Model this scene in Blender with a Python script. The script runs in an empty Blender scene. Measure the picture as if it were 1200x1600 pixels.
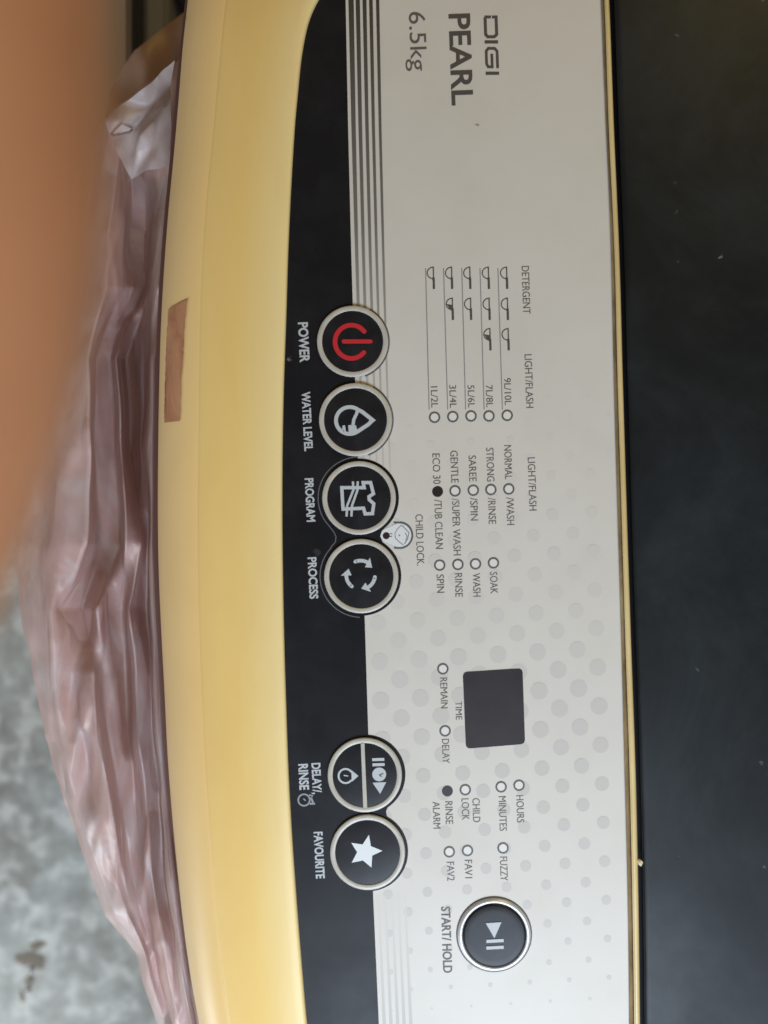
import bpy, bmesh, math, random
from mathutils import Vector, noise
random.seed(7)
S = 0.0002            # metres per photo pixel on the control panel
H = 0.27              # camera height above the control panel
sc = bpy.context.scene
COL = sc.collection

# ---------------------------------------------------------------- camera
cam_d = bpy.data.cameras.new('camera'); cam = bpy.data.objects.new('camera', cam_d); COL.objects.link(cam)
cam.location = (0, 0, H); cam.rotation_euler = (0, 0, 0)
cam_d.sensor_fit = 'VERTICAL'; cam_d.sensor_height = 24; cam_d.sensor_width = 18
cam_d.lens = 24 * H / (1600 * S)
cam_d.clip_start = 0.004; cam_d.clip_end = 20
cam_d.dof.use_dof = True; cam_d.dof.focus_distance = H + 0.017; cam_d.dof.aperture_fstop = cam_d.lens / 3.2
sc.camera = cam
# ---------------------------------------------------------------- light
w = bpy.data.worlds.new('World'); sc.world = w; w.use_nodes = True
w.node_tree.nodes['Background'].inputs[0].default_value = (1.0, 0.82, 0.55, 1)
w.node_tree.nodes['Background'].inputs[1].default_value = 0.15
def area(name, loc, target, size, power, col):
    d = bpy.data.lights.new(name, 'AREA'); d.shape = 'RECTANGLE'; d.size = size[0]; d.size_y = size[1]
    d.energy = power; d.color = col
    o = bpy.data.objects.new(name, d); COL.objects.link(o); o.location = loc
    o.rotation_euler = (Vector(target) - Vector(loc)).to_track_quat('-Z', 'Y').to_euler()
    return o
area('window_light', (0.08, -0.50, 0.44), (0.0, -0.26, 0), (0.40, 0.28), 5.3, (0.81, 0.95, 1.14))
area('room_lamp', (0.65, 1.0, 0.8), (0, 0.1, 0), (0.4, 0.4), 4.3, (1.0, 0.72, 0.22))
area('floor_fill_light', (-1.3, -1.5, -0.12), (-0.35, -0.3, -0.8), (0.9, 0.7), 28, (0.90, 0.97, 1.0))  # added fill lamp, kept below panel level to brighten floor and plastic
vs = sc.view_settings
vs.view_transform = 'Standard'; vs.look = 'None'; vs.gamma = 1; vs.exposure = 0.0; vs.use_curve_mapping = False

# ---------------------------------------------------------------- helpers
def W(px, py, z=0.0):
    """photo pixel on a horizontal plane at height z -> world point"""
    k = S * (H - z) / H
    return Vector(((px - 600) * k, (800 - py) * k, z))
def srgb(r, g, b):
    f = lambda c: (c/255/12.92) if c/255 <= 0.04045 else ((c/255+0.055)/1.055)**2.4
    return (f(r), f(g), f(b), 1)
def interp(tab, y):
    if y <= tab[0][0]:
        (a, b), (c, d) = tab[0], tab[1]
    elif y >= tab[-1][0]:
        (a, b), (c, d) = tab[-2], tab[-1]
    else:
        # catmull-rom (finite difference)
        for i in range(len(tab)-1):
            if tab[i][0] <= y <= tab[i+1][0]: break
        (x0, p0) = tab[max(i-1, 0)]; (x1, p1) = tab[i]; (x2, p2) = tab[i+1]; (x3, p3) = tab[min(i+2, len(tab)-1)]
        h = x2 - x1; t = (y - x1) / h
        m1 = (p2-p0)/(x2-x0)*h; m2 = (p3-p1)/(x3-x1)*h
        return (2*t**3-3*t*t+1)*p1 + (t**3-2*t*t+t)*m1 + (-2*t**3+3*t*t)*p2 + (t**3-t*t)*m2
    return b + (d-b)/(c-a)*(y-a)
def linear(tab, y):
    if y <= tab[0][0]: return tab[0][1]
    for i in range(len(tab)-1):
        if y <= tab[i+1][0]:
            (a, b), (c, d) = tab[i], tab[i+1]
            return b + (d-b)*(y-a)/(c-a)
    return tab[-1][1]
MATS = {}
def mat(name, col, rough=0.5, spec=0.5, **kw):
    m = bpy.data.materials.new(name); m.use_nodes = True
    b = m.node_tree.nodes['Principled BSDF']
    b.inputs['Base Color'].default_value = col; b.inputs['Roughness'].default_value = rough
    b.inputs['Specular IOR Level'].default_value = spec
    for k, v in kw.items(): b.inputs[k.replace('_', ' ')].default_value = v
    MATS[name] = m
    return m
def N(m, t, **kw):
    n = m.node_tree.nodes.new(t)
    for k, v in kw.items(): setattr(n, k, v)
    return n
def L(m, a, b): m.node_tree.links.new(a, b)
def bsdf(m): return m.node_tree.nodes['Principled BSDF']
def noise_tex(m, scale, detail=4, rough=0.55, dist=0.0, vec=None, stretch=None):
    tc = N(m, 'ShaderNodeTexCoord'); v = tc.outputs['Object']
    if stretch:
        mp = N(m, 'ShaderNodeMapping'); mp.inputs['Scale'].default_value = stretch
        L(m, v, mp.inputs['Vector']); v = mp.outputs['Vector']
    n = N(m, 'ShaderNodeTexNoise'); n.inputs['Scale'].default_value = scale; n.inputs['Detail'].default_value = detail
    n.inputs['Roughness'].default_value = rough; n.inputs['Distortion'].default_value = dist
    L(m, v, n.inputs['Vector']); return n.outputs['Fac']
def ramp(m, fac, stops):
    r = N(m, 'ShaderNodeValToRGB'); e = r.color_ramp.elements
    while len(e) < len(stops): e.new(0.5)
    for i, (p, c) in enumerate(stops):
        e[i].position = p; e[i].color = c if len(c) == 4 else (*c, 1)
    L(m, fac, r.inputs['Fac']); return r.outputs['Color']
def mixc(m, fac, a, b, mode='MIX'):
    x = N(m, 'ShaderNodeMix', data_type='RGBA', blend_type=mode)
    for s, v in ((0, fac), (6, a), (7, b)):
        if hasattr(v, 'is_linked'): L(m, v, x.inputs[s])
        else: x.inputs[s].default_value = v
    return x.outputs[2]
def bump(m, fac, strength, dist):
    b = N(m, 'ShaderNodeBump'); b.inputs['Strength'].default_value = strength; b.inputs['Distance'].default_value = dist
    L(m, fac, b.inputs['Height']); L(m, b.outputs['Normal'], bsdf(m).inputs['Normal'])
def specks(m, scale, thresh, soft, keep=0.5):
    """sparse small dust specks: voronoi distance below a threshold, only in some cells"""
    tc = N(m, 'ShaderNodeTexCoord')
    nz = N(m, 'ShaderNodeTexNoise'); nz.inputs['Scale'].default_value = scale*3
    L(m, tc.outputs['Object'], nz.inputs['Vector'])
    ad = N(m, 'ShaderNodeVectorMath', operation='MULTIPLY_ADD'); ad.inputs[1].default_value = (0.35/scale,)*3
    L(m, nz.outputs['Color'], ad.inputs[0]); L(m, tc.outputs['Object'], ad.inputs[2])
    v = N(m, 'ShaderNodeTexVoronoi'); v.inputs['Scale'].default_value = scale
    L(m, ad.outputs[0], v.inputs['Vector'])
    mr = N(m, 'ShaderNodeMapRange'); mr.inputs[1].default_value = thresh; mr.inputs[2].default_value = max(thresh-soft, 0)
    L(m, v.outputs['Distance'], mr.inputs[0])
    sp = N(m, 'ShaderNodeSeparateColor'); L(m, v.outputs['Color'], sp.inputs[0])
    gt = N(m, 'ShaderNodeMapRange'); gt.inputs[1].default_value = keep; gt.inputs[2].default_value = 1.0
    L(m, sp.outputs[0], gt.inputs[0])
    mu = N(m, 'ShaderNodeMath', operation='MULTIPLY'); L(m, mr.outputs[0], mu.inputs[0]); L(m, gt.outputs[0], mu.inputs[1])
    return mu.outputs[0]

def link_obj(name, me, m=None, parent=None, **props):
    o = bpy.data.objects.new(name, me); COL.objects.link(o)
    if m is not None:
        for x in (m if isinstance(m, (list, tuple)) else [m]):
            if me is not None and x.name not in [q.name for q in me.materials if q]: me.materials.append(x)
    if parent is not None: o.parent = parent
    for k, v in props.items(): o[k] = v
    return o
def mesh_from(name, verts, faces, smooth=False):
    me = bpy.data.meshes.new(name); me.from_pydata([tuple(v) for v in verts], [], faces); me.update()
    if smooth:
        for p in me.polygons: p.use_smooth = True
    return me
def orient_up(me):
    bm = bmesh.new(); bm.from_mesh(me)
    for f in bm.faces:
        f.normal_update()
        if f.normal.z < 0: f.normal_flip()
    bm.to_mesh(me); bm.free()
def grid_mesh(name, rows, smooth=True, flip=False):
    nr, nc = len(rows), len(rows[0]); vs_ = [v for r in rows for v in r]; fs = []
    for i in range(nr-1):
        for j in range(nc-1):
            q = (i*nc+j, i*nc+j+1, (i+1)*nc+j+1, (i+1)*nc+j)
            fs.append(q[::-1] if flip else q)
    return mesh_from(name, vs_, fs, smooth)
def flat(name, polys, z, m, parent, cols=None):
    """flat print: polygons given in photo pixels, laid on the panel at height z"""
    vs_, fs, cs = [], [], []
    for i, p in enumerate(polys):
        k = len(vs_); vs_ += [W(x, y, z + (i % 11)*2e-6) for x, y in p]; fs.append(list(range(k, k+len(p))))
    me = mesh_from(name, vs_, fs); orient_up(me)
    if cols:
        at = me.color_attributes.new('ink', 'FLOAT_COLOR', 'POINT'); k = 0
        for p, c in zip(polys, cols):
            for q in range(len(p)):
                at.data[k].color = c[q] if isinstance(c, list) else c; k += 1
    return link_obj(name, me, m, parent)
def disc(cx, cy, r, n=40): return [(cx+r*math.cos(2*math.pi*i/n), cy+r*math.sin(2*math.pi*i/n)) for i in range(n)]
def arc(cx, cy, r, a0, a1, n=32, ry=None):
    ry = ry or r
    return [(cx+r*math.cos(math.radians(a0+(a1-a0)*i/n)), cy+ry*math.sin(math.radians(a0+(a1-a0)*i/n))) for i in range(n+1)]
def stroke(pts, wd, closed=False, round_caps=True):
    """polyline -> one outline polygon of constant width"""
    n = len(pts); lf, rt = [], []
    for i, (x, y) in enumerate(pts):
        if closed: a, b = pts[(i-1) % n], pts[(i+1) % n]
        else: a, b = pts[max(i-1, 0)], pts[min(i+1, n-1)]
        d1 = Vector((x-a[0], y-a[1])); d2 = Vector((b[0]-x, b[1]-y))
        if d1.length < 1e-9: d1 = d2
        if d2.length < 1e-9: d2 = d1
        d1.normalize(); d2.normalize(); t = d1 + d2
        if t.length < 1e-6: t = d1
        t.normalize(); nn = Vector((-t.y, t.x)); c = max(0.5, nn.dot(Vector((-d1.y, d1.x))))
        o = nn * (wd/2/c)
        lf.append((x+o.x, y+o.y)); rt.append((x-o.x, y-o.y))
    quads = []
    m_ = n if closed else n-1
    for i in range(m_):
        j = (i+1) % n; quads.append([lf[i], lf[j], rt[j], rt[i]])
    return quads
def lathe(name, cx, cy, prof, m, parent, n=64, smooth=True):
    """prof: (radius px, z m) from the centre out"""
    c = W(cx, cy, 0); rows = []
    for i in range(n+1):
        a = 2*math.pi*i/n
        rows.append([Vector((r*S*math.cos(a), r*S*math.sin(a), z)) for r, z in prof])
    me = grid_mesh(name, rows, smooth, flip=True)
    bm = bmesh.new(); bm.from_mesh(me); bmesh.ops.remove_doubles(bm, verts=bm.verts, dist=1e-7); bm.to_mesh(me); bm.free()
    for p in me.polygons: p.use_smooth = smooth
    o = link_obj(name, me, m, parent); o.location = c
    return o

# ---------------------------------------------------------------- materials
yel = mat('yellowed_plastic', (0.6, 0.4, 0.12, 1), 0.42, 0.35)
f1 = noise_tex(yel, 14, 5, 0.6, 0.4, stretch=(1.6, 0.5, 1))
tn = N(yel, 'ShaderNodeVertexColor', layer_name='rim_tone')
c1 = mixc(yel, 1.0, tn.outputs['Color'], ramp(yel, f1, [(0.3, (0.93, 0.90, 0.86)), (0.55, (1, 1, 1)), (0.75, (0.97, 0.98, 1.0))]), 'MULTIPLY')
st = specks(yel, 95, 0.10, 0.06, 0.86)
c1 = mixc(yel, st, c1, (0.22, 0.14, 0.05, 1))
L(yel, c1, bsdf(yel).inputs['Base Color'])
bump(yel, noise_tex(yel, 900, 3, 0.6), 0.08, 0.0002)
bsdf(yel).inputs['Subsurface Weight'].default_value = 0.0

grey = mat('panel_grey', (0.55, 0.54, 0.51, 1), 0.45, 0.3)
g1 = ramp(grey, noise_tex(grey, 30, 6, 0.6), [(0.28, (0.555, 0.52, 0.455)), (0.5, (0.585, 0.55, 0.49)), (0.72, (0.60, 0.567, 0.51))])
g1 = mixc(grey, specks(grey, 64, 0.065, 0.05, 0.72), g1, (0.22, 0.19, 0.16, 1))
L(grey, g1, bsdf(grey).inputs['Base Color'])
bump(grey, noise_tex(grey, 1500, 2, 0.5), 0.05, 0.0001)

black = mat('band_black', (0.010, 0.010, 0.012, 1), 0.40, 0.17)
b1 = mixc(black, specks(black, 110, 0.13, 0.05, 0.86), (0.0095, 0.0095, 0.0115, 1), (0.22, 0.21, 0.2, 1))
b1 = mixc(black, ramp(black, noise_tex(black, 40, 6, 0.7), [(0.45, (0, 0, 0)), (0.8, (0.03, 0.03, 0.03))]), b1, (0.3, 0.3, 0.3, 1))
L(black, b1, bsdf(black).inputs['Base Color'])
L(black, ramp(black, noise_tex(black, 60, 5, 0.6), [(0.3, (0.34,)*3), (0.7, (0.46,)*3)]), bsdf(black).inputs['Roughness'])

lidm = mat('lid_tinted', (0.010, 0.010, 0.011, 1), 0.4, 0.23)
l1 = mixc(lidm, specks(lidm, 150, 0.11, 0.08, 0.78), (0.0075, 0.0092, 0.0105, 1), (0.17, 0.17, 0.165, 1))
l1 = mixc(lidm, specks(lidm, 22, 0.16, 0.14, 0.75), l1, (0.06, 0.062, 0.064, 1))
l1 = mixc(lidm, ramp(lidm, noise_tex(lidm, 16, 7, 0.68, 0.6), [(0.42, (0, 0, 0)), (0.8, (0.06, 0.06, 0.06))]), l1, (0.26, 0.33, 0.36, 1))
L(lidm, l1, bsdf(lidm).inputs['Base Color'])
L(lidm, ramp(lidm, noise_tex(lidm, 24, 6, 0.65), [(0.3, (0.36,)*3), (0.7, (0.52,)*3)]), bsdf(lidm).inputs['Roughness'])

goldm = mat('trim_gold', (0.62, 0.47, 0.21, 1), 0.35, 0.5)
g2 = ramp(goldm, noise_tex(goldm, 90, 4, 0.6, stretch=(1, 0.25, 1)), [(0.3, (0.56, 0.41, 0.17)), (0.7, (0.68, 0.53, 0.26))])
L(goldm, g2, bsdf(goldm).inputs['Base Color'])
groovem = mat('groove_brown', (0.2, 0.13, 0.05, 1), 0.7, 0.2)
L(groovem, ramp(groovem, noise_tex(groovem, 160, 5, 0.7, stretch=(1, 0.3, 1)), [(0.3, (0.14, 0.085, 0.035)), (0.6, (0.30, 0.21, 0.10)), (0.75, (0.42, 0.32, 0.17))]), bsdf(groovem).inputs['Base Color'])
gapm = mat('gap_black', (0.006, 0.006, 0.007, 1), 0.6, 0.2)
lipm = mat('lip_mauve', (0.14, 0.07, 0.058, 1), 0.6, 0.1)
cabm = mat('cabinet_paint', (0.30, 0.24, 0.20, 1), 0.45)
ringm = mat('ring_plastic', (0.52, 0.49, 0.44, 1), 0.35, 0.5)
L(ringm, ramp(ringm, noise_tex(ringm, 260, 4, 0.6), [(0.3, (0.41, 0.38, 0.32)), (0.7, (0.49, 0.46, 0.40))]), bsdf(ringm).inputs['Base Color'])
chromem = mat('ring_silver', (0.62, 0.62, 0.62, 1), 0.32, 0.5, Metallic=0.35)
capm = mat('cap_black', (0.012, 0.012, 0.013, 1), 0.36, 0.2)
L(capm, mixc(capm, ramp(capm, noise_tex(capm, 120, 5, 0.65), [(0.4, (0.0,)*3), (0.85, (0.05,)*3)]), (0.010, 0.010, 0.012, 1), (0.3, 0.29, 0.28, 1)), bsdf(capm).inputs['Base Color'])
redm = mat('ink_red', (0.50, 0.022, 0.028, 1), 0.5, 0.3)
whitem = mat('ink_white', (0.46, 0.48, 0.49, 1), 0.5, 0.3)
starm = mat('ink_bright_white', (0.66, 0.68, 0.68, 1), 0.5, 0.3)
darkm = mat('ink_dark', (0.075, 0.066, 0.060, 1), 0.5, 0.3)
midm = mat('ink_grey', (0.105, 0.096, 0.090, 1), 0.5, 0.3)
faintm = mat('ink_faint', (0.22, 0.21, 0.20, 1), 0.5, 0.3)
lensm = mat('indicator_lens', (0.66, 0.64, 0.59, 1), 0.4, 0.3)
bloom = mat('symbol_white', (0.66, 0.67, 0.66, 1), 0.45, 0.4)
dispm = mat('display_window', (0.024, 0.017, 0.018, 1), 0.5, 0.3)
L(dispm, ramp(dispm, noise_tex(dispm, 90, 5, 0.6), [(0.3, (0.020, 0.015, 0.016)), (0.75, (0.032, 0.024, 0.025))]), bsdf(dispm).inputs['Base Color'])
inkm = mat('ink_tone', (0.4, 0.4, 0.4, 1), 0.45, 0.3)
ca = N(inkm, 'ShaderNodeVertexColor', layer_name='ink'); L(inkm, ca.outputs['Color'], bsdf(inkm).inputs['Base Color'])
tapem = mat('tape_brown', (0.30, 0.15, 0.07, 1), 0.6, 0.3)
t1 = ramp(tapem, noise_tex(tapem, 130, 6, 0.7, 0.5, stretch=(1, 0.35, 1)), [(0.34, (0.20, 0.078, 0.045)), (0.45, (0.38, 0.17, 0.09)), (0.6, (0.46, 0.23, 0.12)), (0.72, (0.56, 0.33, 0.15))])
L(tapem, t1, bsdf(tapem).inputs['Base Color'])

# ---------------------------------------------------------------- the floor
ZF = -0.90
flm = mat('stone_floor', (0.3, 0.32, 0.33, 1), 0.34, 0.5)
n1 = noise_tex(flm, 8, 6, 0.55, 0.4); n2 = noise_tex(flm, 30, 5, 0.55, 0.3); n3 = noise_tex(flm, 4, 3, 0.5)
fa = ramp(flm, n1, [(0.34, (0.15, 0.145, 0.13)), (0.46, (0.27, 0.285, 0.285)), (0.56, (0.37, 0.405, 0.415)), (0.68, (0.55, 0.59, 0.61))])
fb = ramp(flm, n2, [(0.36, (0.23, 0.235, 0.225)), (0.5, (0.38, 0.395, 0.39)), (0.62, (0.76, 0.78, 0.78))])
fc = mixc(flm, 0.5, fa, fb)
fc = mixc(flm, ramp(flm, n3, [(0.45, (0, 0, 0)), (0.65, (0.30,)*3)]), fc, (0.20, 0.17, 0.13, 1))
L(flm, fc, bsdf(flm).inputs['Base Color'])
floor = link_obj('floor', mesh_from('floor', [(-3, -3, ZF), (3, -3, ZF), (3, 3, ZF), (-3, 3, ZF)], [(0, 1, 2, 3)]), flm, None, kind='structure')

# ---------------------------------------------------------------- the washing machine
wm = bpy.data.objects.new('washing_machine', None); COL.objects.link(wm); wm.location = (0.12, 0, ZF)
wm['label'] = 'top of a washing machine with yellowed rim, grey button panel and dark lid'; wm['category'] = 'washing machine'
def own(o):           # keep world placement while parented to the machine's base point
    o.parent = wm; o.location = Vector(o.location) - Vector(wm.location); return o
SIL = [(-400, 352), (-200, 312), (0, 288), (100, 280), (200, 272), (300, 263), (400, 256), (500, 251), (600, 248.5), (700, 247), (800, 246.5), (900, 248),
       (1000, 252), (1100, 257), (1200, 261.5), (1300, 268.5), (1400, 277.5), (1500, 288), (1600, 302), (1800, 340), (2000, 392)]
INN = [(-400, 640), (-200, 600), (-80, 545), (-30, 515), (0, 497), (20, 487), (40, 480), (70, 473.5), (100, 469), (150, 464), (200, 459.5), (300, 453.5), (400, 449),
       (500, 446), (600, 442.5), (700, 440.5), (800, 440), (900, 441), (1000, 443), (1100, 446), (1200, 449.5), (1300, 455),
       (1400, 462), (1500, 470), (1600, 479), (1700, 492), (1800, 512), (2000, 570)]
SEAM = [(-400, 415), (-200, 378), (0, 352), (100, 342), (200, 333), (300, 323), (400, 316), (500, 312.5), (600, 311), (700, 310), (800, 309), (900, 309.5), (1000, 312),
        (1100, 316), (1200, 321), (1300, 328), (1400, 336), (1500, 345), (1600, 356), (1800, 388), (2000, 440)]
YS = list(range(-400, -100, 25)) + list(range(-100, 130, 6)) + list(range(130, 1600, 15)) + list(range(1600, 2001, 20))
def Wx(px, y, z): return Vector(((px-600)*S*(H-z)/H, (800-y)*S, z))
rows = []
for y in YS:
    a, b, c = interp(INN, y), interp(SEAM, y), interp(SIL, y)
    pr = [(a+1.5, -0.0012), (a+1.2, 0.0006), (a+0.2, 0.0013), (a-1.6, 0.0018), (a-4.5, 0.0021)]
    for t in (0.1, 0.2, 0.3, 0.42, 0.55, 0.68, 0.8, 0.9, 0.97):
        pr.append((a-4.5 + (b-a+4.5)*t, 0.0021 - 0.0048*t**1.7 - 0.0004*t))
    pr += [(b+0.8, -0.00310), (b, -0.00330), (b-0.8, -0.0033)]
    for t in (0.06, 0.2, 0.36, 0.52, 0.68, 0.82, 0.92, 0.975, 1.0):
        pr.append((b-0.8+(c-b+0.8)*t, -0.0033 - 0.0105*t**2.0 - 0.004*(t**14)))
    pr += [(c+1.0, -0.0215), (c+6, -0.0245), (c+22, -0.026)]
    rows.append([Wx(px, y, z) for px, z in pr])
rim_me = grid_mesh('top_frame', rows, True)
at = rim_me.color_attributes.new('rim_tone', 'FLOAT_COLOR', 'POINT'); nc = len(rows[0])
for i in range(len(rows)):      # yellowing with light painted in: deepest along the middle, paler on lip and front slope
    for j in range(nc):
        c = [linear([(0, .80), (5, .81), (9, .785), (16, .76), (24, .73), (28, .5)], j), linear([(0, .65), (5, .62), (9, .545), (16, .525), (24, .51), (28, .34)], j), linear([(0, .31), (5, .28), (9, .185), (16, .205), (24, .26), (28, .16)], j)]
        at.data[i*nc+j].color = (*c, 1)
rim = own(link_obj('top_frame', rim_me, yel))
rows = []
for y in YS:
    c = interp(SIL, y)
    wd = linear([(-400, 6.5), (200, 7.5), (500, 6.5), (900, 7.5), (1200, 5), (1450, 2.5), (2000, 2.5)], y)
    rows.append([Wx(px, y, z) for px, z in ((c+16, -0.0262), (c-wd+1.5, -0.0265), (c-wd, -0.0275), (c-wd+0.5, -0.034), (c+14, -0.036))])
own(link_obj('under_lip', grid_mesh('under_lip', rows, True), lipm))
# strip of old tape stuck on the slope of the rim
rim_z = lambda px, y: 0
def rim_point(px, y, lift):
    b, c = interp(SEAM, y), interp(SIL, y)
    t = (b-0.8-px)/(b-0.8-c)
    z = -0.0033 - 0.0105*max(t, 0)**2 - 0.004*(max(t, 0)**14) + lift
    return Wx(px, y, z)
TL = [(462, 292), (470, 264), (478, 262.5), (520, 260), (560, 258.5), (600, 257.5), (640, 256.5), (655, 256.5)]
TR = [(462, 294), (470, 292), (478, 291), (520, 287.5), (560, 286), (575, 284), (590, 283), (640, 282), (655, 281)]
rows = []
for i in range(60):
    y = 462 + (655-462)*i/59
    l, r = linear(TL, y)+random.uniform(-.5, .5), linear(TR, y)+random.uniform(-.7, .7)
    if y > 648: l += 0
    rows.append([rim_point(l+(r-l)*t, y, 0.0003) for t in (0, .2, .4, .6, .8, 1)])
tp = link_obj('tape_strip', grid_mesh('tape_strip', rows, True), tapem); tp.parent = rim
tp['label'] = 'brown strip of old tape on the yellowed rim'

# cabinet, bowed front like the rim
rows = []
for z in (-0.03, -0.05, -0.3, -0.6, ZF+0.02):
    rows.append([(lambda v: Vector((v.x, v.y, z)))(Wx(interp(SIL, y)+40, y, -0.03)) for y in YS[::4]])
me = grid_mesh('cabinet', rows, True, flip=True)
own(link_obj('cabinet', me, cabm))
bx = [(-0.03, .255, ZF+.02), (.42, .255, ZF+.02), (.42, -.245, ZF+.02), (-.03, -.245, ZF+.02)]
top = [(x, y, -0.03) for x, y, z in bx]
own(link_obj('cabinet_sides', mesh_from('cabinet_sides', bx+top, [(0, 1, 5, 4), (1, 2, 6, 5), (2, 3, 7, 6)]), cabm))

# control panel sheet
T0 = [(-400, 918), (0, 939), (100, 943), (200, 947), (300, 951.5), (400, 955), (600, 959.5), (800, 965), (1000, 971), (1200, 976), (1400, 981), (1600, 983.5), (2000, 986)]
T1 = [(-400, 924), (0, 944), (200, 951), (400, 960), (600, 965), (800, 971), (1000, 977), (1200, 983.5), (1400, 988), (1600, 991), (2000, 994)]
T2 = [(-400, 931), (0, 952), (200, 959.5), (400, 968), (600, 973.5), (800, 979.5), (1000, 986), (1200, 993), (1400, 997.5), (1600, 1000), (2000, 1004)]
rows = [[W(interp(INN, y)-6, y, 0), W(interp(INN, y)+60, y, 0), W(800, y, 0), W(interp(T0, y)+1, y, 0)] for y in YS]
panel = own(link_obj('control_panel', grid_mesh('control_panel', rows, False, flip=False), grey)); orient_up(panel.data)
def onpanel(o): o.parent = panel; return o
# gold trim bar, brown groove, gap, lid
rows = [[Wx(px, y, z) for px, z in ((interp(T0, y), 0.0004), (interp(T0, y)+1.5, 0.00015), (interp(T1, y)-0.5, 0.0002), (interp(T1, y)+1, -0.001))] for y in YS]
own(link_obj('brown_groove', grid_mesh('brown_groove', rows, True), groovem)); orient_up(bpy.data.meshes['brown_groove'])
rows = []
for y in YS:
    a, b = interp(T1, y), interp(T2, y)
    rows.append([Wx(px, y, z) for px, z in ((a, -0.001), (a+0.2, 0.0009), (a+1.4, 0.0013), ((a+b)/2, 0.0015), (b-1.6, 0.0013), (b-0.3, 0.0007), (b, -0.004))])
own(link_obj('trim_bar', grid_mesh('trim_bar', rows, True), goldm)); orient_up(bpy.data.meshes['trim_bar'])
rows = [[Wx(interp(T2, y)-1, y, -0.0035), Wx(interp(T2, y)+14, y, -0.0036)] for y in YS]
own(link_obj('lid_gap', grid_mesh('lid_gap', rows, False), gapm)); orient_up(bpy.data.meshes['lid_gap'])
rows = []
for y in YS:
    b = interp(T2, y)+7.5
    r = [Wx(px, y, z) for px, z in ((b, -0.004), (b, -0.0012), (b+1.0, -0.0006), (b+3.5, -0.0003), (b+10, -0.0002))]
    r += [Vector((x, (800-y)*S, -0.0002)) for x in (0.10, 0.14, 0.2, 0.3, 0.42)]
    rows.append(r)
own(link_obj('lid', grid_mesh('lid', rows, True), lidm)); orient_up(bpy.data.meshes['lid'])

# printed black band with the bays round the keys
E = 4e-5
BE = [(-400, 527), (0, 540), (200, 544), (400, 549), (600, 555), (800, 562), (970, 570), (1130, 575), (1400, 583), (1600, 592), (2000, 607)]
BTN = {'power': (551, 534, 55.5), 'water': (555.5, 656, 57), 'program': (561, 778, 57.5), 'process': (564.5, 900, 58), 'delay': (570, 1210, 58), 'favourite': (574.5, 1330.5, 58.5)}
rows = [[W(interp(INN, y)-4, y, E), W(linear(BE, y), y, E)] for y in YS]
band = onpanel(link_obj('black_band', grid_mesh('black_band', rows, False), black)); orient_up(band.data)
def bay(k, dx, r, z): onpanel(flat('key_bay', [disc(BTN[k][0]+dx, BTN[k][1], r, 72)], z, black, panel))
for i, (k, dx, r) in enumerate((('program', 0.8, 61.5), ('process', 0.5, 62), ('delay', 1.5, 62), ('favourite', 1.2, 62))): bay(k, dx, r, E*(1.5+0.2*i))
flat('key_bay', [[(545, 778), (606, 820), (597, 829), (594, 838), (598, 847), (611, 860), (545, 900)]], E*2.4, black, panel)
flat('key_bay', [[(560, 1212), (619, 1246), (608, 1257), (603, 1268), (606, 1281), (622, 1295), (560, 1330)]], E*2.6, black, panel)
for k in ('power', 'water'):
    x, y, r = BTN[k]
    flat('key_outline', stroke(arc(x, y, r+1.5, -62, 70, 40), 2.2), E*2, midm, panel)
pts = arc(561, 778, 64, -92, -222, 50) + [(521.5, 831), (525, 838.5), (524, 847), (517, 855)] + arc(564.5, 900, 64.5, -137, -268, 50)
flat('key_outline', stroke(pts, 1.5), E*3, mat('ink_outline', (0.11, 0.11, 0.115, 1), 0.5), panel)

# pin stripes, fading along the band edge and coming back at the far end
base_c = (0.583, 0.549, 0.489)
for i in range(5):
    xo0 = (8.5, 19, 29.5, 39.5, 50)[i]
    for seg in (0, 1):
        ys = range(-400, 861, 10) if seg == 0 else range(1400, 2001, 10)
        lq, lc = [], []
        def half(y):
            return linear([(-400, 4.6), (0, 3.6 if i else 4.2), (400, 2.6), (600, 1.9), (860, 0.8)], y) * (1 - 0.07*i) if seg == 0 else linear([(1400, 1.0), (1600, 2.6), (2000, 4)], y)
        def tone(y):
            k = linear([(0, 1), (350, 0.80), (500, 0.55), (600, 0.34), (700, 0.22), (860, 0)], y) if seg == 0 else linear([(1400, 0), (1480, .10), (1600, 0.27), (2000, 0.9)], y)
            return tuple(b*(1-k) + d*k for b, d in zip(base_c, (0.05, 0.042, 0.036))) + (1,)
        ys = list(ys)
        for a, b in zip(ys, ys[1:]):
            ca_, cb_ = linear(BE, a)+xo0, linear(BE, b)+xo0
            lq.append([(ca_-half(a), a), (ca_+half(a), a), (cb_+half(b), b), (cb_-half(b), b)])
            lc.append([tone(a), tone(a), tone(b), tone(b)])
        flat('pin_stripe', lq, E, inkm, panel, lc)

# halftone dots
polys, cols = [], []
for i in range(-12, 16):
    for j in range(-8, 32):
        x = 657 + 30.9*i + 2.2*(j + 0.5*(i % 2)); y = 1091 + 60.6*j - 1.9*i + (29.5 if i % 2 else 0)
        y -= 0
        r = linear([(540, 0), (620, 3), (760, 8.5), (860, 10.5), (960, 12.2), (1060, 13.6), (1130, 13.3), (1230, 11.2), (1330, 9.2), (1430, 6.9), (1500, 4.6), (1560, 2.8), (1600, 0)], y)
        if r < 0.6 or x-r < linear(BE, y)+1 or x+r > interp(T0, y)-0.5:
            continue
        k = linear([(560, 0.012), (800, 0.03), (950, 0.06), (1050, 0.105), (1250, 0.14), (1600, 0.15)], y)
        if x < 660: k *= 0.85
        polys.append(disc(x, y, r, 26)); cols.append(tuple(c*(1-k)*(1, 1, 1.02)[q] for q, c in enumerate(base_c)) + (1,))
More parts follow.
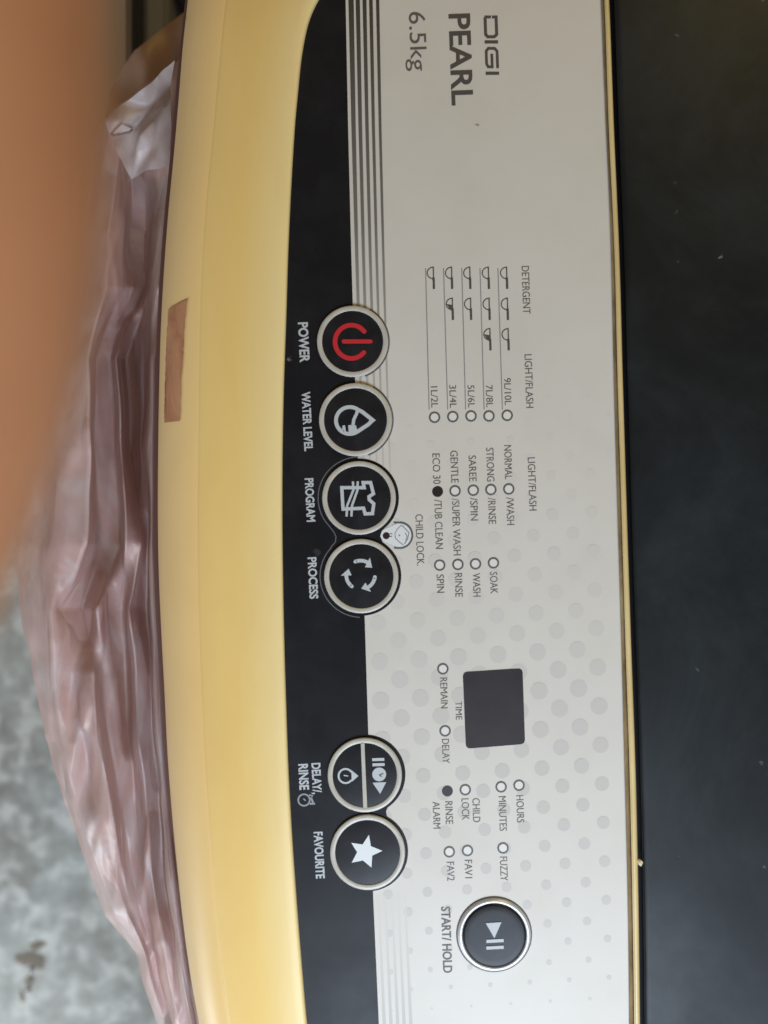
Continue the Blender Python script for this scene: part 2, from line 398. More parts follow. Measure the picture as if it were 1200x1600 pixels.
flat('dot_pattern', polys, E*0.6, inkm, panel, cols)

# keys: cap, ring, symbol
def quads_flat(name, polys, z, m, parent): return flat(name, polys, z, m, parent)
def key(k, ringm_=ringm, inner=7.8):
    x, y, r = BTN[k]; ri = r - inner
    cap = own(lathe('button', x, y, [(0, 0.00105), (ri*0.3, 0.00103), (ri*0.6, 0.00096), (ri*0.85, 0.00084), (ri+0.6, 0.0007)], capm, None))
    rg = lathe('ring', x, y, [(ri-0.4, 0.0005), (ri, 0.00088), (ri+0.7, 0.00096), (ri+inner/2, 0.00099), (r-0.9, 0.00095), (r-0.2, 0.00085), (r, 0.0002)], ringm_, None)
    rg.parent = cap; rg.location = (0, 0, 0)
    return cap
ZS = 0.00112
def symbol(cap, polys, m, z=ZS, name='symbol'):
    o = flat(name, polys, z, m, None); o.parent = cap
    o.location = -(Vector(cap.location) + Vector(wm.location)); return o
caps = {k: key(k) for k in BTN}
# power
symbol(caps['power'], stroke(arc(549, 534, 25.5, 40, 322, 60, 26), 7.2) + stroke([(537, 533.5), (557, 533.5), (579, 533.5)], 6.6) + [disc(537, 533.5, 3.2, 16), disc(579, 533.5, 3.2, 16), disc(549+25.5*math.cos(math.radians(40)), 534+26*math.sin(math.radians(40)), 3.5, 16), disc(549+25.5*math.cos(math.radians(322)), 534+26*math.sin(math.radians(322)), 3.5, 16)], redm)
# water drop with level wave
drop = arc(546.5, 657, 21.5, 55, 305, 44, 21) + [(566, 643.5), (575, 650.5), (582.5, 656.5), (575, 663.5), (566, 669.5)]
symbol(caps['water'], stroke(drop, 6, True) + [[(577, 652.5), (587.5, 656.8), (577, 661.5)]] + stroke([(559, 640), (557, 647), (553, 655), (551.5, 664)], 5)
       + [[(544, 664.5), (548, 664), (556, 664.5), (558, 671), (558, 676), (545, 678.5)], [(535, 665), (539, 664.5), (541, 676), (535, 673)]], whitem)
# shirt
shirt = [(534, 762), (569, 762), (567.5, 754), (579, 754), (583.5, 771.5), (576.5, 776), (577, 781), (584, 787), (582, 802.5), (570.5, 803), (568, 794), (536, 795.5)]
symbol(caps['program'], stroke(shirt, 5.2, True) + stroke([(551.5, 752), (552, 766), (542.5, 790), (541.5, 807)], 3.6) + stroke([(559, 752), (558.5, 766), (550, 790), (549, 807)], 3.6) , whitem)
# three chasing arrows
pl = []
cx, cy = 563.5, 898.5
for a in (0, 120, 240):
    ps = arc(cx, cy, 22.5, -112+a, -62+a, 12); pl += stroke(ps, 5.6) + [disc(ps[0][0], ps[0][1], 2.8, 14)]
    t = math.radians(-62+a); ux, uy = math.cos(t), math.sin(t); tx, ty = -uy, ux
    bx_, by_ = cx+22.5*ux, cy+22.5*uy
    pl.append([(bx_+8.5*ux, by_+8.5*uy), (bx_+10.5*tx-4*ux, by_+10.5*ty-4*uy), (bx_-8.5*ux, by_-8.5*uy)])
symbol(caps['process'], pl, whitem)
# delay / rinse: split key
x, y, r = BTN['delay']
dv = [Vector(((px-570)*S, (1210-py)*S, z)) for px, py, z in ((563.2, 1160, .0005), (570.2, 1160, .0005), (574.5, 1260, .0005), (567, 1260, .0005), (564, 1160, .00115), (569.4, 1160, .00115), (573.7, 1260, .00115), (567.8, 1260, .00115))]
me = mesh_from('divider', dv, [(4, 5, 6, 7), (0, 1, 5, 4), (1, 2, 6, 5), (2, 3, 7, 6), (3, 0, 4, 7)]); orient_up(me)
d = link_obj('divider', me, ringm, caps['delay'])
symbol(caps['delay'], stroke([(581.5, 1187), (600.5, 1186.5)], 4.6) + stroke([(582, 1195), (601, 1194.5)], 4.6) + [disc(592.5, 1210, 10.8, 28)] + [[(582, 1223), (603.5, 1222), (594, 1240.5)]], whitem)
symbol(caps['delay'], stroke([(592.5, 1211), (599, 1208.5)], 1.6) + stroke([(592.5, 1211), (596.5, 1213.5)], 1.6), darkm, ZS+5e-5)
symbol(caps['delay'], stroke(arc(540, 1212.5, 11, 40, 320, 30), 3, False) + stroke([(548.5, 1205), (557.5, 1212.5), (549, 1220)], 3.4) + [[(549, 1206), (558, 1212.5), (549.5, 1219)]] + stroke([(537, 1211.5), (544, 1212.5)], 1.8), whitem)
# star
sp = [(576.5, 1304.5), (579.5, 1322), (597.5, 1329.5), (581.5, 1337), (580.5, 1355.5), (567, 1344.5), (549.5, 1348), (558, 1331.5), (549, 1317), (566.5, 1319.5)]
symbol(caps['favourite'], [sp], starm)
# start / hold key: silver dish round a black cap
x, y = 772, 1459.5
st_ = own(lathe('button', x, y, [(0, 0.00130), (20, 0.00130), (38, 0.00128), (46, 0.00124), (49.3, 0.0011), (50, 0.0006)], capm, None))
st_['label'] = 'round start key in a silver collar, set apart from the row'
rg = lathe('ring', x, y, [(49.6, 0.0004), (50.4, 0.0010), (53, 0.0011), (55.5, 0.0009), (57.0, 0.0004), (57.6, 0.00005)], chromem, st_); rg.location = (0, 0, 0)
o2 = lathe('collar', x, y, [(57.4, 0.00001), (57.8, 0.0003), (58.6, 0.0002), (59.4, 0.00001)], midm, st_); o2.location = (0, 0, 0)
symbol(st_, [[(759, 1442.5), (783.5, 1441), (772.5, 1466)]] + stroke([(760, 1471), (787, 1469.5)], 5) + stroke([(760, 1481.5), (787, 1480)], 5), whitem, 0.0015)

# display window
def rounded_quad(q, r, n=6):
    out = []
    for i in range(4):
        p, a, b = Vector(q[i]), Vector(q[i-1]), Vector(q[(i+1) % 4])
        da, db = (a-p).normalized(), (b-p).normalized()
        for k in range(n+1):
            t = k/n; out.append(tuple(p + da*r*(1-t)**2 + db*r*t**2))
    return out
flat('display_window', [rounded_quad([(723, 1050), (816.5, 1044), (820.5, 1162.5), (728, 1170)], 8)], E*2, dispm, panel)

# indicator lights: printed ring with a pale lens
ind_me = None
def indicator(px, py, filled=False):
    global ind_me
    if filled:
        o = flat('indicator_light', [disc(0, 0, 8.6, 30)], 0, mat('lens_dark', (0.022, 0.014, 0.016, 1), 0.35) if 'lens_dark' not in MATS else MATS['lens_dark'], panel)
        k = o.data
        for v in k.vertices: v.co -= W(0, 0, 0)
    else:
        if ind_me is None:
            n = 30; vs_ = []; fs = []
            for r in (9.0, 6.1):
                vs_ += [(r*S*math.cos(2*math.pi*i/n), r*S*math.sin(2*math.pi*i/n), 0) for i in range(n)]
            for i in range(n): fs.append((i, (i+1) % n, n+(i+1) % n, n+i))
            fs.append(tuple(range(n, 2*n)))
            ind_me = mesh_from('indicator_light', vs_, fs)
            ind_me.materials.append(midm); ind_me.materials.append(lensm)
            ind_me.polygons[n].material_index = 1; orient_up(ind_me)
        o = link_obj('indicator_light', ind_me, None, panel)
    o.location = W(px, py, E*1.6)
for p in ((679, 652), (707.5, 651), (736, 650), (764, 650), (792.5, 649), (711, 767), (739.5, 766), (767, 765), (795, 764),
          (687, 883), (715.5, 882), (743, 881), (771, 879.5), (692, 1045), (695.5, 1142), (811, 1227), (783, 1229.5), (727, 1234),
          (730.5, 1329), (702, 1331), (786, 1325)): indicator(*p)
indicator(683.7, 768, True); indicator(699, 1236, True)

# detergent scoops and the rules under each row
def scoop(x, y, fill=False):
    hx = x; pl = stroke([(hx, y), (hx+0.4, y+18), (hx+1, y+34)], 2.0) + stroke([(hx+0.5, y+17), (hx+1.0, y+35)], 3.6)
    bowl = [(hx, y+1)] + [(hx-9.5*math.sin(math.radians(a)), y+10-9*math.cos(math.radians(a))) for a in range(10, 171, 16)] + [(hx, y+21)]
    pl += stroke(bowl, 1.7)
    if fill: pl.append([(hx-9, y+10), (hx, y+11.5), (hx, y+20), (hx-4, y+18)])
    flat('scoop_symbol', pl, E, darkm, panel)
for i, x in enumerate((677, 705.5, 734, 763, 791.5)):
    scoop(x, 416.5)
    if i: scoop(x+1.2, 465, i == 1)
    if i > 2: scoop(x+2.4, 512.5, i == 3)
for (x0, x1) in ((665, 670.5), (693, 699.5), (721.5, 727.5), (750, 756.5), (778, 785)):
    flat('rule_line', stroke([(x0, 419), ((x0+x1)/2, 530), (x1, 640)], 1.5), E, faintm, panel)

# lettering
def text_curve(body, offset):
    cu = bpy.data.curves.new('t', 'FONT'); cu.body = body; cu.size = 1; cu.offset = offset; cu.resolution_u = 4
    o = bpy.data.objects.new('t', cu); COL.objects.link(o)
    dg = bpy.context.evaluated_depsgraph_get(); dg.update()
    me = bpy.data.meshes.new_from_object(o.evaluated_get(dg)); bpy.data.objects.remove(o); bpy.data.curves.remove(cu)
    return me
capH = {}
def lettering(body, x0, y0, y1, h, m, weight=0.012, slope=0.033, z=E*1.8, lean=0.0):
    me = text_curve(body, weight)
    if weight not in capH:
        r = text_curve('H', weight); capH[weight] = max(v.co.y for v in r.vertices); bpy.data.meshes.remove(r)
    xs = [v.co.x for v in me.vertices]; mn, mx = min(xs), max(xs)
    su = (y1-y0)/(mx-mn); sv = h/capH[weight]
    for v in me.vertices:
        u, q = (v.co.x-mn)*su, v.co.y*sv
        v.co = W(x0 + q + slope*u, y0 + u - slope*q + lean*q, z)
    me.name = 'lettering'; orient_up(me)
    return link_obj('lettering', me, m, panel)
D = darkm; M_ = midm
lettering('6.5kg', 638.5, 19, 111, 25.5, M_, 0.0, 0.045)
lettering('PEARL', 701.5, 22, 165, 33, D, 0.02, 0.037)
# wide drawn letters above it
dl = []
def seg(pts, wd): 
    global dl
    q = [(x + 0.037*(y-24), y) for x, y in pts]; dl += stroke(q, wd)
seg([(767, 26), (776, 26)], 4.6); seg([(756, 27), (767, 27)], 4.6)
dl = []
seg([(775, 24.5), (775, 54), (771, 57.5), (761, 57.5), (757.8, 54), (757.8, 27)], 4.8)
seg([(768.5, 26.5), (777, 26.5)], 4.4); seg([(757, 26.5), (767, 26.5)], 4.4)
seg([(755.8, 65.5), (776.8, 65.5)], 5)
seg([(774.6, 106.5), (774.6, 80), (771, 75.6), (761, 75.6), (757.6, 80), (757.6, 100), (760, 104.5), (766.2, 104.5), (766.2, 84)], 4.3)
seg([(755.5, 114.5), (776.5, 114.5)], 5)
flat('lettering', dl, E*1.8, D, panel)
for a in (('DETERGENT', 815, 416, 490.5, 11.5), ('LIGHT/FLASH', 819.5, 554, 637.5, 11.5), ('1L/2L', 673, 604, 637, 10.5), ('3L/4L', 702, 602, 637.5, 10.5),
          ('5L/6L', 730.5, 602, 637, 10.5), ('7L/8L', 759, 602, 636.5, 10.5), ('9L/10L', 787.5, 591, 633, 10.5),
          ('ECO 30', 675.5, 709, 756.5, 11.5), ('/TUB CLEAN', 678.5, 781, 858, 11.5), ('SPIN', 682, 898, 926.5, 11.5),
          ('GENTLE', 703.5, 704.5, 754.5, 11.5), ('/SUPER WASH', 706, 779, 868, 11.5), ('RINSE', 710.5, 896, 933, 11.5),
          ('SAREE', 732, 712, 752.5, 11.5), ('/SPIN', 734.5, 778, 813.5, 11.5), ('WASH', 738.5, 896, 932.5, 11.5),
          ('STRONG', 759.5, 700, 752.5, 11.5), ('/RINSE', 762.5, 778, 819, 11.5), ('SOAK', 765.5, 894, 928, 11.5),
          ('NORMAL', 787.5, 696, 749, 11.5), ('/WASH', 791, 777.5, 820.5, 11.5), ('LIGHT/FLASH', 824.5, 715, 798, 11.5),
          ('CHILD LOCK.', 649, 804, 884, 11.5), ('REMAIN', 687.5, 1059, 1107, 11), ('DELAY', 690.5, 1155, 1193, 11), ('TIME', 711.5, 1096, 1125, 10),
          ('HOURS', 806.5, 1243, 1285.5, 11.5), ('MINUTES', 779, 1244.5, 1298.5, 11.5), ('CHILD', 738, 1247.5, 1285, 11.5), ('LOCK', 721, 1248, 1281.5, 11.5),
          ('RINSE', 695.5, 1252.5, 1288, 11.5), ('ALARM', 676, 1253, 1295, 11), ('FAV1', 726, 1344, 1372.5, 11.5), ('FAV2', 698, 1347, 1376.5, 11.5),
          ('FUZZY', 781, 1339, 1376.5, 11.5)):
    lettering(*a, M_, 0.0)
lettering('START/ HOLD', 689.5, 1417, 1520.5, 14, M_, 0.022)
for a in (('POWER', 466, 504, 566.5, 15), ('WATER LEVEL', 471.5, 612.5, 705, 13), ('PROGRAM', 476.5, 747.5, 815.5, 13), ('PROCESS', 481, 871, 936, 13.2),
          ('DELAY/,', 487, 1192.5, 1241, 13.5), ('RINSE', 466.5, 1194, 1234.5, 14.5), ('FAVOURITE', 490.5, 1300, 1373, 13.5)):
    lettering(*a, whitem, 0.03, 0.05)
flat('clock_symbol', stroke(arc(475, 1250, 9, 0, 348, 26), 2.4, True) + stroke([(474, 1248), (477.5, 1251)], 2) + stroke([(483, 1242), (489, 1244)], 2.4) + stroke([(484, 1256), (492, 1255.5)], 3) + stroke([(486, 1246), (489, 1254)], 3), E*1.8, mat('ink_soft_white', (0.26, 0.27, 0.28, 1), .5), panel)
# child-lock badge
def hull_two(c0, r0, c1, r1):
    return arc(c1[0], c1[1], r1, -92, 92, 24) + arc(c0[0], c0[1], r0, 100, 260, 20)
flat('lock_badge', [hull_two((606.5, 836.5), 11.5, (623, 836.5), 19.5)], E*3.2, bloom, panel)
flat('lock_badge_outline', stroke([(615, 816.5)] + arc(624.5, 836.5, 19.8, -90, 90, 30) + [(616, 856)], 2.8), E*3.8, midm, panel)
flat('lock_badge_face', stroke([(627, 820.5), (620.5, 827), (617, 834), (618, 841), (624, 847), (631, 852)], 1.3) + stroke([(628, 821), (634, 827), (639, 832), (637, 842), (632, 850)], 1.5) + stroke([(633, 832), (636, 838), (634, 845)], 1.2) + [disc(624, 836.5, 1.5, 10)], E*3.8, faintm, panel)
flat('lock_badge_bolt', [disc(603.5, 837, 5.6, 20)] + stroke([(609, 833.5), (613, 834)], 1.2) + stroke([(609, 838.5), (613, 837.5)], 1.2), E*3.8, MATS['lens_dark'], panel)

# ---------------------------------------------------------------- crumb on the trim
rng = random.Random(3)
bm = bmesh.new(); bmesh.ops.create_icosphere(bm, subdivisions=2, radius=1)
for v in bm.verts:
    v.co *= 1 + rng.uniform(-.25, .25); v.co = Vector((v.co.x*0.0007, v.co.y*0.0011, v.co.z*0.0006))
me = bpy.data.meshes.new('crumb'); bm.to_mesh(me); bm.free()
cr = link_obj('crumb', me, mat('crumb', (0.6, 0.5, 0.3, 1), 0.7), None, label='tiny pale crumb lying against the gold trim beside the dark lid', category='crumb')
cr.location = W(1000.5, 1348, 0.0006); cr.rotation_euler = (0, 0, 0.5)

# ---------------------------------------------------------------- pink plastic cover hanging in front
plm = bpy.data.materials.new('pink_film'); plm.use_nodes = True; nt = plm.node_tree; MATS['pink_film'] = plm
pb = bsdf(plm); pb.inputs['Roughness'].default_value = 0.42; pb.inputs['Specular IOR Level'].default_value = 0.6
pc = ramp(plm, noise_tex(plm, 22, 6, 0.6, 0.5), [(0.3, (0.60, 0.38, 0.335)), (0.55, (0.72, 0.505, 0.47)), (0.75, (0.76, 0.57, 0.545))])
hz = ramp(plm, noise_tex(plm, 26, 4, 0.6, 1.5, stretch=(1, 0.5, 1)), [(0.52, (0, 0, 0)), (0.60, (0.45,)*3), (0.75, (0.6,)*3)])
pc = mixc(plm, hz, pc, (0.76, 0.69, 0.69, 1))
pc = mixc(plm, specks(plm, 60, 0.10, 0.05, 0.85), pc, (0.10, 0.05, 0.04, 1))
L(plm, pc, pb.inputs['Base Color'])
vz = N(plm, 'ShaderNodeTexVoronoi', feature='DISTANCE_TO_EDGE'); vz.inputs['Scale'].default_value = 38
tcv = N(plm, 'ShaderNodeTexCoord'); mpv = N(plm, 'ShaderNodeMapping'); mpv.inputs['Scale'].default_value = (1, 0.4, 1); L(plm, tcv.outputs['Object'], mpv.inputs['Vector'])
nv = N(plm, 'ShaderNodeTexNoise'); nv.inputs['Scale'].default_value = 45; L(plm, mpv.outputs[0], nv.inputs['Vector'])
av = N(plm, 'ShaderNodeVectorMath', operation='MULTIPLY_ADD'); av.inputs[1].default_value = (0.02,)*3; L(plm, nv.outputs['Color'], av.inputs[0]); L(plm, mpv.outputs[0], av.inputs[2]); L(plm, av.outputs[0], vz.inputs['Vector'])
bump(plm, vz.outputs['Distance'], 0.6, 0.007)
tl = N(plm, 'ShaderNodeBsdfTranslucent'); L(plm, pc, tl.inputs['Color'])
tr = N(plm, 'ShaderNodeBsdfTransparent'); tr.inputs['Color'].default_value = (0.93, 0.84, 0.82, 1)
m1 = N(plm, 'ShaderNodeMixShader'); m1.inputs[0].default_value = 0.34; L(plm, pb.outputs[0], m1.inputs[1]); L(plm, tl.outputs[0], m1.inputs[2])
m2 = N(plm, 'ShaderNodeMixShader'); m2.inputs[0].default_value = 0.20; L(plm, m1.outputs[0], m2.inputs[1]); L(plm, tr.outputs[0], m2.inputs[2])
L(plm, m2.outputs[0], nt.nodes['Material Output'].inputs['Surface'])
#   rows: photo y -> (x, depth mm) from the outer edge to the rim
ROW = {
 92:  [(281, 50), (282, 49), (283, 48), (284, 47), (286, 46), (288, 44), (290, 42), (296, 36), (310, 34)],
 125: [(238, 58), (244, 52), (250, 50), (255, 49), (259, 48), (264, 46), (269, 42), (277, 34), (300, 34)],
 160: [(192, 66), (204, 54), (218, 50), (228, 50), (236, 54), (248, 46), (260, 42), (272, 34), (294, 34)],
 190: [(160, 76), (176, 54), (196, 50), (208, 54), (216, 62), (232, 46), (252, 42), (268, 34), (290, 34)],
 270: [(128, 84), (160, 58), (182, 52), (196, 74), (204, 70), (224, 50), (248, 44), (262, 34), (288, 34)],
 360: [(110, 84), (140, 60), (172, 46), (196, 56), (205, 92), (228, 96), (238, 52), (252, 32), (282, 34)],
 450: [(85, 86), (130, 60), (166, 46), (190, 52), (206, 60), (222, 84), (234, 50), (244, 32), (274, 34)],
 560: [(55, 88), (100, 58), (138, 46), (152, 100), (174, 96), (182, 48), (198, 104), (228, 58), (240, 30)],
 700: [(30, 90), (80, 56), (143, 42), (150, 104), (180, 108), (190, 46), (206, 106), (228, 52), (238, 30)],
 850: [(25, 92), (70, 58), (135, 46), (158, 92), (188, 104), (197, 44), (222, 52), (232, 74), (238, 30)],
 950: [(33, 92), (80, 56), (98, 66), (128, 82), (150, 56), (192, 92), (202, 54), (230, 86), (240, 30)],
 1050:[(52, 92), (84, 60), (112, 60), (146, 56), (162, 70), (196, 88), (212, 60), (236, 80), (243, 32)],
 1150:[(72, 92), (96, 62), (128, 66), (148, 52), (168, 66), (202, 82), (216, 62), (240, 76), (248, 34)],
 1250:[(100, 94), (118, 64), (146, 64), (172, 56), (188, 72), (210, 78), (226, 62), (246, 76), (255, 36)],
 1330:[(130, 96), (146, 68), (168, 62), (186, 60), (202, 74), (216, 72), (232, 62), (252, 74), (262, 36)],
 1430:[(164, 98), (182, 70), (200, 64), (208, 70), (220, 76), (232, 68), (246, 62), (264, 72), (274, 38)],
 1490:[(212, 98), (220, 78), (226, 70), (232, 76), (240, 76), (248, 68), (258, 64), (272, 70), (282, 40)],
 1560:[(232, 96), (240, 82), (246, 74), (252, 76), (258, 78), (264, 70), (272, 66), (284, 66), (292, 42)],
 1640:[(258, 96), (264, 84), (270, 76), (274, 76), (280, 78), (284, 72), (290, 68), (300, 64), (308, 44)],
 1760:[(296, 96), (300, 84), (304, 78), (308, 76), (312, 76), (316, 72), (320, 68), (326, 60), (334, 46)],
}
ky = sorted(ROW); NC = len(ROW[92]); tabs = [([(y, ROW[y][c][0]) for y in ky], [(y, ROW[y][c][1]) for y in ky]) for c in range(NC)]
rows = []
for yi in range(92, 1761, 5):
    cp = [(linear(tx, yi), linear(tz, yi)) for tx, tz in tabs]; r = []
    for c in range(NC-1):
        for s in range(9):
            t = s/9
            te = t
            px = cp[c][0]*(1-t)+cp[c+1][0]*t; z = -(38+(cp[c][1]*(1-te)+cp[c+1][1]*te-38)*0.82)/1000
            q = Vector((px*0.022, yi*0.0045, 0.0))
            e = min(1, (c+t)/1.0)
            rid = 1-abs(noise.noise(q*1.0)*2)
            z += 0.004*rid + 0.003*(1-abs(noise.noise(Vector((px*0.02+yi*0.004, yi*0.007, 7)))*2)) - 0.005
            px += 4*noise.noise(Vector((px*0.01, yi*0.012, 5))) + (3.0*(1-t)*noise.noise(Vector((yi*0.022, 9, 1))) if c == 0 else 0)
            if c >= NC-2: px = min(px, cp[c+1][0])
            r.append(W(px, yi, z))
    px, z = cp[-1]; r.append(W(px, yi, -z/1000)); r.append(W(px+8, yi, -z/1000-0.01))
    rows.append(r)
cover = link_obj('plastic_cover', grid_mesh('plastic_cover', rows, True), plm, None, label='crumpled pink translucent plastic sheet bunched along the front of the washing machine', category='plastic sheet')
# whitish clear flap crumpled over the upper end of the cover
clm = plm.copy(); clm.name = 'clear_film'; MATS['clear_film'] = clm
for n_ in clm.node_tree.nodes:
    if n_.type == 'VALTORGB' and len(n_.color_ramp.elements) == 3 and n_.color_ramp.elements[0].color[0] > 0.3:
        for e_, c_ in zip(n_.color_ramp.elements, ((0.50, 0.40, 0.385, 1), (0.60, 0.52, 0.51, 1), (0.68, 0.62, 0.62, 1))): e_.color = c_
FL = [(274, 96, 36), (248, 118, 46), (224, 140, 44), (195, 164, 48), (164, 190, 58), (172, 212, 60), (184, 240, 56), (205, 280, 62), (232, 268, 40), (264, 260, 36),
      (266, 138, 50), (236, 170, 54), (210, 205, 58), (268, 150, 36), (244, 182, 38), (220, 212, 36), (236, 236, 44), (252, 226, 34), (192, 196, 40), (268, 200, 34)]
FT = [(0, 1, 10), (1, 2, 11), (1, 11, 10), (2, 3, 11), (3, 18, 11), (3, 4, 18), (4, 5, 18), (18, 12, 11), (5, 6, 12), (18, 5, 12), (10, 11, 13), (11, 14, 13), (11, 12, 14), (12, 15, 14),
      (6, 7, 12), (12, 7, 15), (7, 8, 16), (15, 7, 16), (14, 15, 16), (14, 16, 17), (16, 8, 17), (8, 9, 17), (13, 14, 17), (13, 17, 19), (17, 9, 19)]
me = mesh_from('clear_flap', [W(x, y, -(30+(z-34)*0.42)/1000) for x, y, z in FL], FT); orient_up(me)
bm = bmesh.new(); bm.from_mesh(me); bmesh.ops.subdivide_edges(bm, edges=bm.edges[:], cuts=5, use_grid_fill=True)
for _ in range(3): bmesh.ops.smooth_vert(bm, verts=[v for v in bm.verts if not v.is_boundary], factor=0.4, use_axis_x=True, use_axis_y=True, use_axis_z=True)
for v in bm.verts: v.co.z += 0.002*(abs(noise.noise(v.co*70))*2) + 0.0006*noise.noise(v.co*200)
bm.to_mesh(me); bm.free()
for p in me.polygons: p.use_smooth = True
cfl = link_obj('clear_flap', me, clm, cover); cfl['label'] = 'whitish clear flap at the upper end of the sheet'
# tan inner sheet seen at the far end and through the film
inm = mat('tan_sheet', (0.26, 0.155, 0.105, 1), 0.5, 0.4)
L(inm, ramp(inm, noise_tex(inm, 18, 5, 0.6), [(0.3, (0.20, 0.11, 0.075)), (0.7, (0.33, 0.21, 0.15))]), bsdf(inm).inputs['Base Color'])
IN0 = [(20, 286), (60, 234), (82, 207), (140, 172), (250, 150), (500, 110), (700, 60), (900, 60), (1100, 90), (1300, 150), (1450, 210), (1600, 275), (1760, 310)]
rows = []
for yi in range(20, 1761, 12):
    a = linear(IN0, yi); b = interp(SIL, yi)+35; r = []
    for s in range(15):
        px = a+(b-a)*s/14
        r.append(W(px, yi, -0.125 + 0.01*noise.noise(Vector((px*0.02, yi*0.01, 2)))))
    rows.append(r)
ins = link_obj('inner_sheet', grid_mesh('inner_sheet', rows, True), inm, cover)
ins['label'] = 'tan brown inner layer of the sheet'

# ---------------------------------------------------------------- boxes standing behind, at the far left
def box(name, lo, hi, m, parent=None):
    bm = bmesh.new(); bmesh.ops.create_cube(bm, size=1)
    for v in bm.verts: v.co = Vector([lo[i] + (v.co[i]+0.5)*(hi[i]-lo[i]) for i in range(3)])
    bmesh.ops.bevel(bm, geom=bm.edges[:], offset=0.003, segments=2, affect='EDGES')
    me = bpy.data.meshes.new(name); bm.to_mesh(me); bm.free()
    return link_obj(name, me, m, parent)
z1 = -0.28; a = W(223, 95, z1); b = W(330, -300, z1)
gb = bpy.data.objects.new('storage_box', None); COL.objects.link(gb); gb.location = (a.x, a.y, ZF)
gb['label'] = 'grey box with a black edge half hidden behind the rim'; gb['category'] = 'box'
def in_gb(o):
    o.parent = gb; o.location = -Vector(gb.location); return o
in_gb(box('body', (a.x, a.y, ZF), (W(262, 0, z1).x, b.y, z1), mat('box_grey', (0.16, 0.15, 0.145, 1), 0.5)))
in_gb(box('edge_strip', (W(207, 0, z1).x, a.y-0.004, ZF), (a.x, b.y, z1+0.006), mat('box_black', (0.012, 0.010, 0.012, 1), 0.5)))
in_gb(box('side_flap', (W(262, 0, z1).x, a.y+0.05, ZF), (W(330, 0, z1).x, b.y, z1-0.004), mat('box_brown', (0.03, 0.018, 0.015, 1), 0.5)))
cbm = mat('cardboard', (0.34, 0.245, 0.14, 1), 0.75, 0.2)
L(cbm, ramp(cbm, noise_tex(cbm, 30, 5, 0.6, stretch=(1, 0.2, 1)), [(0.3, (0.44, 0.32, 0.19)), (0.7, (0.52, 0.39, 0.25))]), bsdf(cbm).inputs['Base Color'])
z2 = -0.34
cb = box('cardboard_box', (W(-60, 0, z2).x, W(0, 230, z2).y, ZF), (W(203, 0, z2).x, W(0, -300, z2).y, z2), cbm)
cb['label'] = 'tan cardboard box behind the blurred finger at upper left'; cb['category'] = 'box'

# ---------------------------------------------------------------- water drops on the floor
wat = mat('water', (0.20, 0.180, 0.150, 1), 0.22, 0.4)
dropm = mat('water_bead', (0.45, 0.47, 0.48, 1), 0.04, 1.0)
WL = ('round wet patch at the top of the dark stain on the floor', 'largest brown wet patch on the grey floor', 'glinting water bead at the lower edge of the largest wet patch',
      'narrow wet patch below the glinting bead', 'small bead of water on the lowest wet marks', 'lowest and smallest wet patch on the floor')
for i, (px, py, rx, ry, hh) in enumerate(((57, 1478, 12, 8, .0003), (48, 1500, 20, 15, .0003), (48, 1515, 5.5, 4, .004), (45, 1535, 7, 11, .0003), (43, 1548, 4, 2.6, .003), (34, 1558, 5, 8, .0003))):
    c = W(px, py, ZF+0.0005); k = S*(H-ZF)/H; n = 28; ph = i*2.1; am = 1 if hh < .001 else 0.3
    prof = [(1.0, 0), (0.93, 0.33*hh), (0.75, 0.7*hh), (0.4, 0.94*hh), (0.0, hh)]; rows = []
    for j in range(n+1):
        a_ = 2*math.pi*(j % n)/n; f = 1+am*(0.22*math.sin(2*a_+ph)+0.12*math.sin(3*a_+2*ph)+0.10*math.sin(5*a_)+0.06*math.sin(9*a_+ph))
        rows.append([Vector((rx*k*r*f*math.cos(a_), ry*k*r*f*math.sin(a_), z)) for r, z in prof])
    me = grid_mesh('water_drop', rows, True); orient_up(me)
    o = link_obj('water_drop', me, wat if hh < .001 else dropm, None, category='water', group='water spilt on the floor', label=WL[i])
    o.location = c

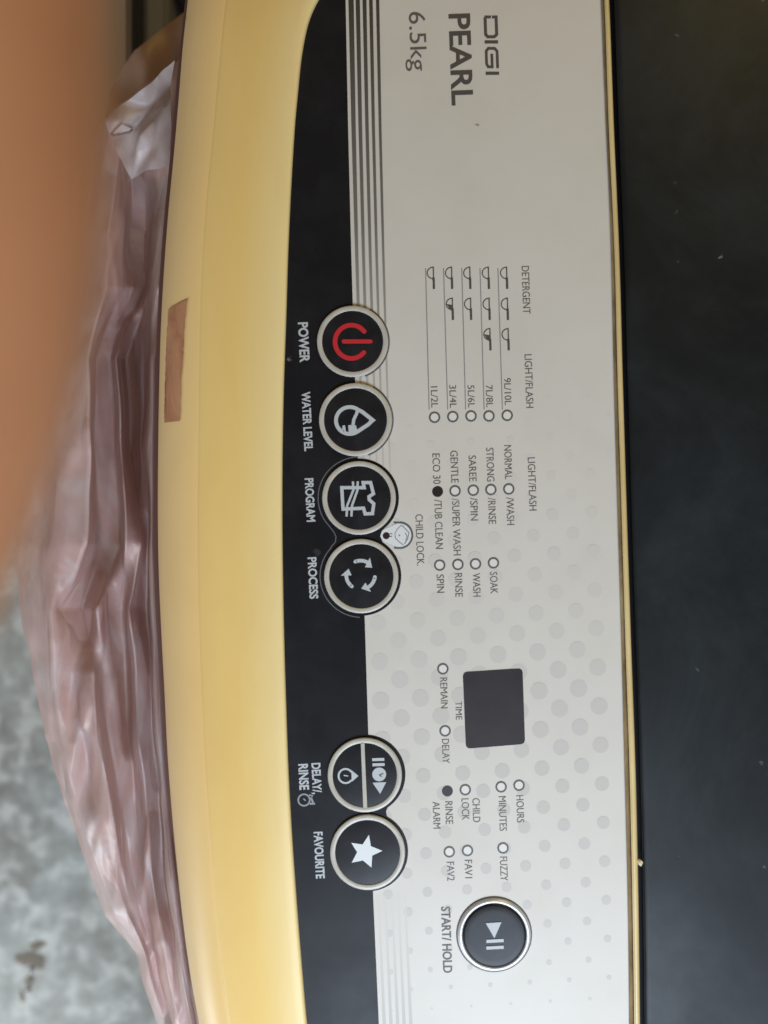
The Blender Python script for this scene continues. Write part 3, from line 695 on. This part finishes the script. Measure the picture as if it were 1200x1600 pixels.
# ---------------------------------------------------------------- finger of the person holding the camera
skm = mat('skin', (0.36, 0.175, 0.09, 1), 0.55, 0.35)
L(skm, ramp(skm, noise_tex(skm, 120, 4, 0.6), [(0.3, (0.42, 0.185, 0.085)), (0.7, (0.50, 0.225, 0.108))]), bsdf(skm).inputs['Base Color'])
bsdf(skm).inputs['Subsurface Weight'].default_value = 0.15; bsdf(skm).inputs['Subsurface Radius'].default_value = (0.004, 0.0015, 0.0008); bsdf(skm).inputs['Subsurface Scale'].default_value = 1.0
zf = H - 0.043     # axis of the finger, pad towards the lens
mm = 0.001
def hand():
    V, Ed, R = [], [], []
    def add(p, r): V.append(Vector(p)); R.append(r); return len(V)-1
    def chain(pts, start=None):
        prev = start
        for p, r in pts:
            i = add(p, r)
            if prev is not None: Ed.append((prev, i))
            prev = i
        return prev
    wr = add((-75*mm, 175*mm, zf-22*mm), 26*mm)
    pm = add((-66*mm, 140*mm, zf-16*mm), 30*mm); Ed.append((wr, pm))
    fingers = [  # knuckle, middle joints, tip
      [((-34, 92, -8), 11), ((-28, 62, -3), 9.8), ((-23.4, 34, 0), 9.5), ((-22.3, 18, 0), 9.4), ((-23.5, 8, 0), 9.0), ((-26.0, -2, 0), 8.0), ((-29, -10, 0), 6.0)],
      [((-54, 92, -10), 11), ((-49, 58, -5), 10), ((-46, 28, -2), 9.2), ((-46, 8, -2), 8.6), ((-46, -4, -2), 7.2)],
      [((-74, 92, -10), 10.5), ((-72, 60, -6), 9.6), ((-70, 32, -3), 8.8), ((-70, 14, -3), 8.2), ((-70, 4, -3), 7)],
      [((-92, 96, -12), 9.5), ((-93, 72, -8), 8.6), ((-93, 50, -5), 7.8), ((-93, 36, -5), 7.2), ((-93, 28, -5), 6.2)],
    ]
    for f in fingers: chain([((x*mm, y*mm, zf+z*mm), r*mm) for (x, y, z), r in f], pm)
    chain([((x*mm, y*mm, zf+z*mm), r*mm) for (x, y, z), r in [((-40, 140, 10), 15), ((-26, 116, 34), 12), ((-20, 92, 52), 10.5), ((-18, 76, 58), 8.5)]], pm)
    chain([((-88*mm, 230*mm, zf-35*mm), 28*mm), ((-110*mm, 300*mm, zf-50*mm), 33*mm)], wr)
    me = bpy.data.meshes.new('person'); me.from_pydata(V, Ed, []); me.update()
    o = link_obj('person', me, skm, None, label='blurred brown finger of the person holding the camera, across the left edge', category='person')
    sk = o.modifiers.new('skin', 'SKIN'); sk.use_smooth_shade = True
    for i, v in enumerate(me.skin_vertices[0].data): v.radius = (R[i], R[i]); v.use_root = (i == 1)
    sb = o.modifiers.new('sub', 'SUBSURF'); sb.levels = 2; sb.render_levels = 2
    bpy.context.view_layer.update()
    dg = bpy.context.evaluated_depsgraph_get()
    nm = bpy.data.meshes.new_from_object(o.evaluated_get(dg)); o.modifiers.clear(); o.data = nm
    for p in nm.polygons: p.use_smooth = True
    return o
hand()
